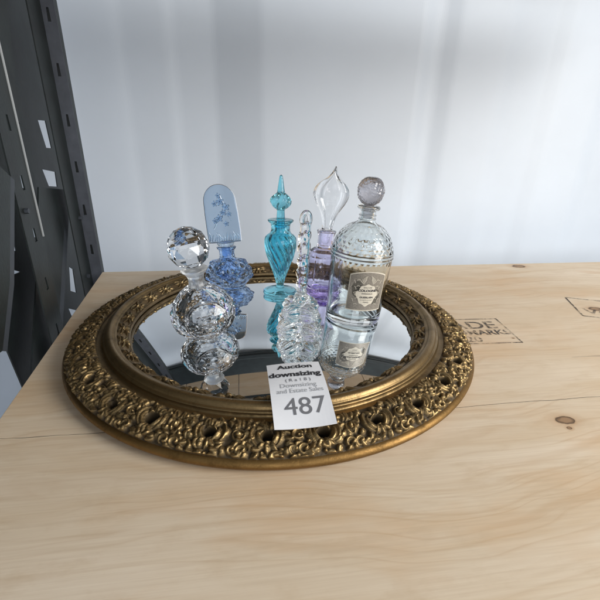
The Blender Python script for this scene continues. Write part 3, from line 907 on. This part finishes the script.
bm_ = bmesh.new(); bm_.from_mesh(bm5)
bm_.normal_update()
for v in bm_.verts:                       # pressed diamond cuts over every lobe
    p = v.co
    if v.co.z < .0005: v.co.z = .0005
bm_.to_mesh(bm5); bm_.free()
link('knobbly_body', bm5, M['clear_old'], t5)
fig = [lathe(resample([(0, .0585), (.0060, .0585), (.0064, .064), (.0040, .068), (.0040, .072), (0, .0725)], .0015), 24)]
bmx = bmesh.new(); box_bm(bmx, -.0062, .0062, -.0040, .0040, .068, .152, .0016); fig.append(bm_mesh(bmx))
for (z, r_, o_, h_) in ((.0755, .0056, .0024, .0085), (.0890, .0047, .0040, .0095), (.1050, .0062, .0022, .0110), (.1215, .0046, .0042, .0090), (.1360, .0060, .0026, .0105), (.1470, .0048, .0012, .0070)):
    fig.append(sph(-o_, 0, z - .0012, 1, r_, r_ * .85, h_ * .85)); fig.append(sph(o_, 0, z + .0016, 1, r_ * .9, r_ * .85, h_ * .8))
    fig.append(sph(0, -.0036, z + .004, 1, .0030, .0030, .0045))
th = np.arange(36) / 36 * TAU; ph = np.arange(12) / 12 * TAU
tor = np.stack([((.0046 + .0036 * np.cos(ph)[:, None]) * np.cos(th)), (.0030 * np.sin(ph)[:, None]).repeat(36, 1),   .1570 + (.0080 + .0034 * np.cos(ph)[:, None]) * np.sin(th)], -1)
fig.append(fix_normals(grid_mesh('t', tor, True, True)))
f5 = remesh(join(fig), .0007, 5)
so = link('figural_stopper', f5, M['clear'], t5); tilt(so, 0, .0, (0, 0, .06))

# --- 6. lilac bottle with clear flame stopper, behind the tall one
t6 = stand('perfume_bottle', 'lilac bottle with large clear flame shaped stopper, back right', .0755, .0785, .15, (0, 0))
p6 = densify([(0, .0015), (.014, .0012), (.0235, .0008), (.0262, .0030), (.0285, .0085), (.0298, .0200), (.0300, .0560), (.0286, .0665), (.0248, .0740), (.0190, .0790), (.0146, .0822), (.0134, .0860), (.0130, .0940), (.0136, .1010), (.0152, .1060), (.0160, .1082), (.0148, .1095), (.0090, .1095)], .0010)
i6 = densify([(.0080, .1090), (.0100, .1075), (.0102, .0865), (.0130, .0840), (.0185, .0790), (.0236, .0710), (.0262, .0640), (.0270, .0560), (.0268, .0200), (.0245, .0150), (.012, .0135), (0, .0135)], .0012)
p6 = np.concatenate([p6, i6])
def lobes(T, H, R):
    m = ss(.002, .010, H) * (1 - ss(.066, .082, H))
    sq = 1 / (np.abs(np.cos(T)) ** 3.2 + np.abs(np.sin(T)) ** 3.2) ** (1 / 3.2) - 1
    q = np.abs(((T + PI / 4) % (PI / 2)) - PI / 4)              # angle from the face centre
    arch = np.exp(-((q - .34) / .07) ** 2) * ss(.008, .016, H) * (1 - ss(.050, .060, H))
    bar = np.exp(-((H - .012) / .0022) ** 2)
    return m * (R * sq * .85 - .0018 * arch)
link('ribbed_body', lathe(p6, 200, lobes), M['lilac'], t6)
link('violet_foot', lathe(resample([(0, .0030), (.012, .0030), (.0165, .0045), (.0180, .0075), (.0165, .0100), (.010, .0112), (0, .0114)], .0015), 48), M['violet'], t6)
fo = [(.0005, .2115), (.0028, .2030), (.0075, .1955), (.0155, .1890), (.0250, .1820), (.0312, .1735), (.0318, .1640), (.0270, .1530), (.0195, .1420), (.0140, .1310), (.0105, .1190), (.0085, .1100),
      (-.0085, .1100), (-.0105, .1190), (-.0140, .1310), (-.0195, .1415), (-.0272, .1510), (-.0335, .1605), (-.0345, .1700), (-.0300, .1785), (-.0210, .1860), (-.0110, .1930), (-.0040, .2020)]
def closed_smooth(pts, step):
    P = [np.array(p) for p in pts]; n = len(P); o = []
    for i in range(n):
        p0, p1, p2, p3 = P[i - 1], P[i], P[(i + 1) % n], P[(i + 2) % n]
        if i == 0 or (i + 1) % n == 0: p0 = p1 if i == 0 else p0; p3 = p2 if (i + 1) % n == 0 else p3
        k = max(1, int(np.linalg.norm(p2 - p1) / step))
        for j in range(k):
            t_ = j / k
            o.append(.5 * ((2 * p1) + (-p0 + p2) * t_ + (2 * p0 - 5 * p1 + 4 * p2 - p3) * t_ ** 2 + (-p0 + 3 * p1 - 3 * p2 + p3) * t_ ** 3))
    return np.array(o)
ol = closed_smooth(fo, .0016)
ol = ol * np.array([.90, 1.])[None]
rows = []
sp = np.stack([np.zeros(len(ol)) - .001, np.clip(ol[:, 1], .113, .196)], -1)
for side in (1, -1):
    for f_ in (np.linspace(0, 1, 22) if side == 1 else np.linspace(1, 0, 22)[1:]):
        P_ = sp + (ol - sp) * f_
        thk = side * (.0045 * math.sqrt(max(0, 1 - f_ ** 6)) + .0022 * math.exp(-((f_ - .70) / .16) ** 2))
        rows.append(np.stack([P_[:, 0], np.full(len(ol), -thk), P_[:, 1]], -1))
fm = remesh(fix_normals(grid_mesh('flame', np.array(rows))), .0008, 5)
fst = link('flame_stopper', fm, M['clear'], t6)
link('plug', lathe(resample([(0, .090), (.0062, .090), (.0070, .1085), (.0085, .1105), (.0085, .1130), (0, .1132)], .0012), 36), M['clear'], fst)
tilt(fst, 0, .04, (0, 0, .1095))

# ------------------------------------------------------------------ auction tag leaning over the frame
TL, TW = .090, .058
tag_o = thing('auction_tag', 'white auction tag numbered 487 leaning over the front of the gilt frame', 'auction tag', (.026, -.1785, .0505), None)
tag_o.rotation_mode = 'XYZ'
tag_o.rotation_euler = (math.radians(9.6), math.radians(-1.0), math.radians(7.5))
def bend(x, y, z=0.):               # local: y = 0 at the top edge, -TL at the bottom
    s = -y / TL
    return Vector((x * (1 + .0 * s), y, z + .0055 * math.sin(PI * s) + .0022 * s * s * (2 * x / TW) ** 2 - .0012 * (2 * x / TW) ** 2 * (1 - s)))
bm = bmesh.new()
nx, ny = 14, 20
top_v = [[bm.verts.new(bend((i / nx - .5) * TW, -j / ny * TL)) for i in range(nx + 1)] for j in range(ny + 1)]
for j in range(ny):
    for i in range(nx):
        bm.faces.new((top_v[j][i], top_v[j + 1][i], top_v[j + 1][i + 1], top_v[j][i + 1]))
cm = bm_mesh(bm)
card = link('card', cm, M['paper'], tag_o, False)
so = card.modifiers.new('thick', 'SOLIDIFY'); so.thickness = .0006; so.offset = -1
def tag_text(txt, size, x, y, bold, sx, mat):
    me = text_mesh(txt, size, 'CENTER', bold, sx)
    for v in me.vertices:
        v.co = bend(v.co.x + x, v.co.y + y, .0004)
    link('lettering', me, M[mat], card, False)
tag_text('Auction', .0100, .001, -.0085, .00030, 1.18, 'ink')
tag_text('downsizing', .0112, -.001, -.0225, .00036, 1.10, 'ink')
tag_text('( R a 1 8 )', .0066, .001, -.0325, .0, 1.0, 'ink_grey')
tag_text('Downsizing', .0082, .000, -.0405, 0, .98, 'ink_pale')
tag_text('and Estate Sales', .0082, .001, -.0482, 0, .90, 'ink_pale')
tag_text('487', .0275, .003, -.0680, 0, 1.0, 'ink_grey')

# ------------------------------------------------------------------ light
def area(name, loc, target, size, power, col=(1, 1, 1), sy=None):
    l = bpy.data.lights.new(name, 'AREA'); l.energy = power; l.color = col; l.shape = 'RECTANGLE'; l.size = size; l.size_y = sy or size
    o = bpy.data.objects.new(name, l); COL.objects.link(o); o.location = loc
    o.rotation_euler = (Vector(target) - Vector(loc)).to_track_quat('-Z', 'Y').to_euler()
    return o
area('door_light', (1.6, -.95, .74), (.1, .05, .05), 0.9, 42, (1, .97, .92), 1.1)
area('front_light', (.3, -2.4, .75), (0, .2, .1), 1.2, 12, (.95, .97, 1.))
area('wall_fill', (.3, .46, 1.9), (.3, .50, 0), 1.6, 9, (.88, .94, 1), .3)  # unseen fill added overhead to brighten the wall behind the shelf
w = bpy.data.worlds.new('World'); scene.world = w; w.use_nodes = True
bg = w.node_tree.nodes['Background']; bg.inputs[0].default_value = (.76, .86, 1, 1); bg.inputs[1].default_value = .25

scene.view_settings.view_transform = 'Standard'; scene.view_settings.look = 'None'; scene.view_settings.exposure = 0
cy = scene.cycles
cy.max_bounces = 20; cy.transmission_bounces = 18; cy.glossy_bounces = 8; cy.diffuse_bounces = 4; cy.transparent_max_bounces = 16
cy.caustics_reflective = True; cy.caustics_refractive = True; cy.blur_glossy = .6; cy.sample_clamp_indirect = 6
cy.use_denoising = True
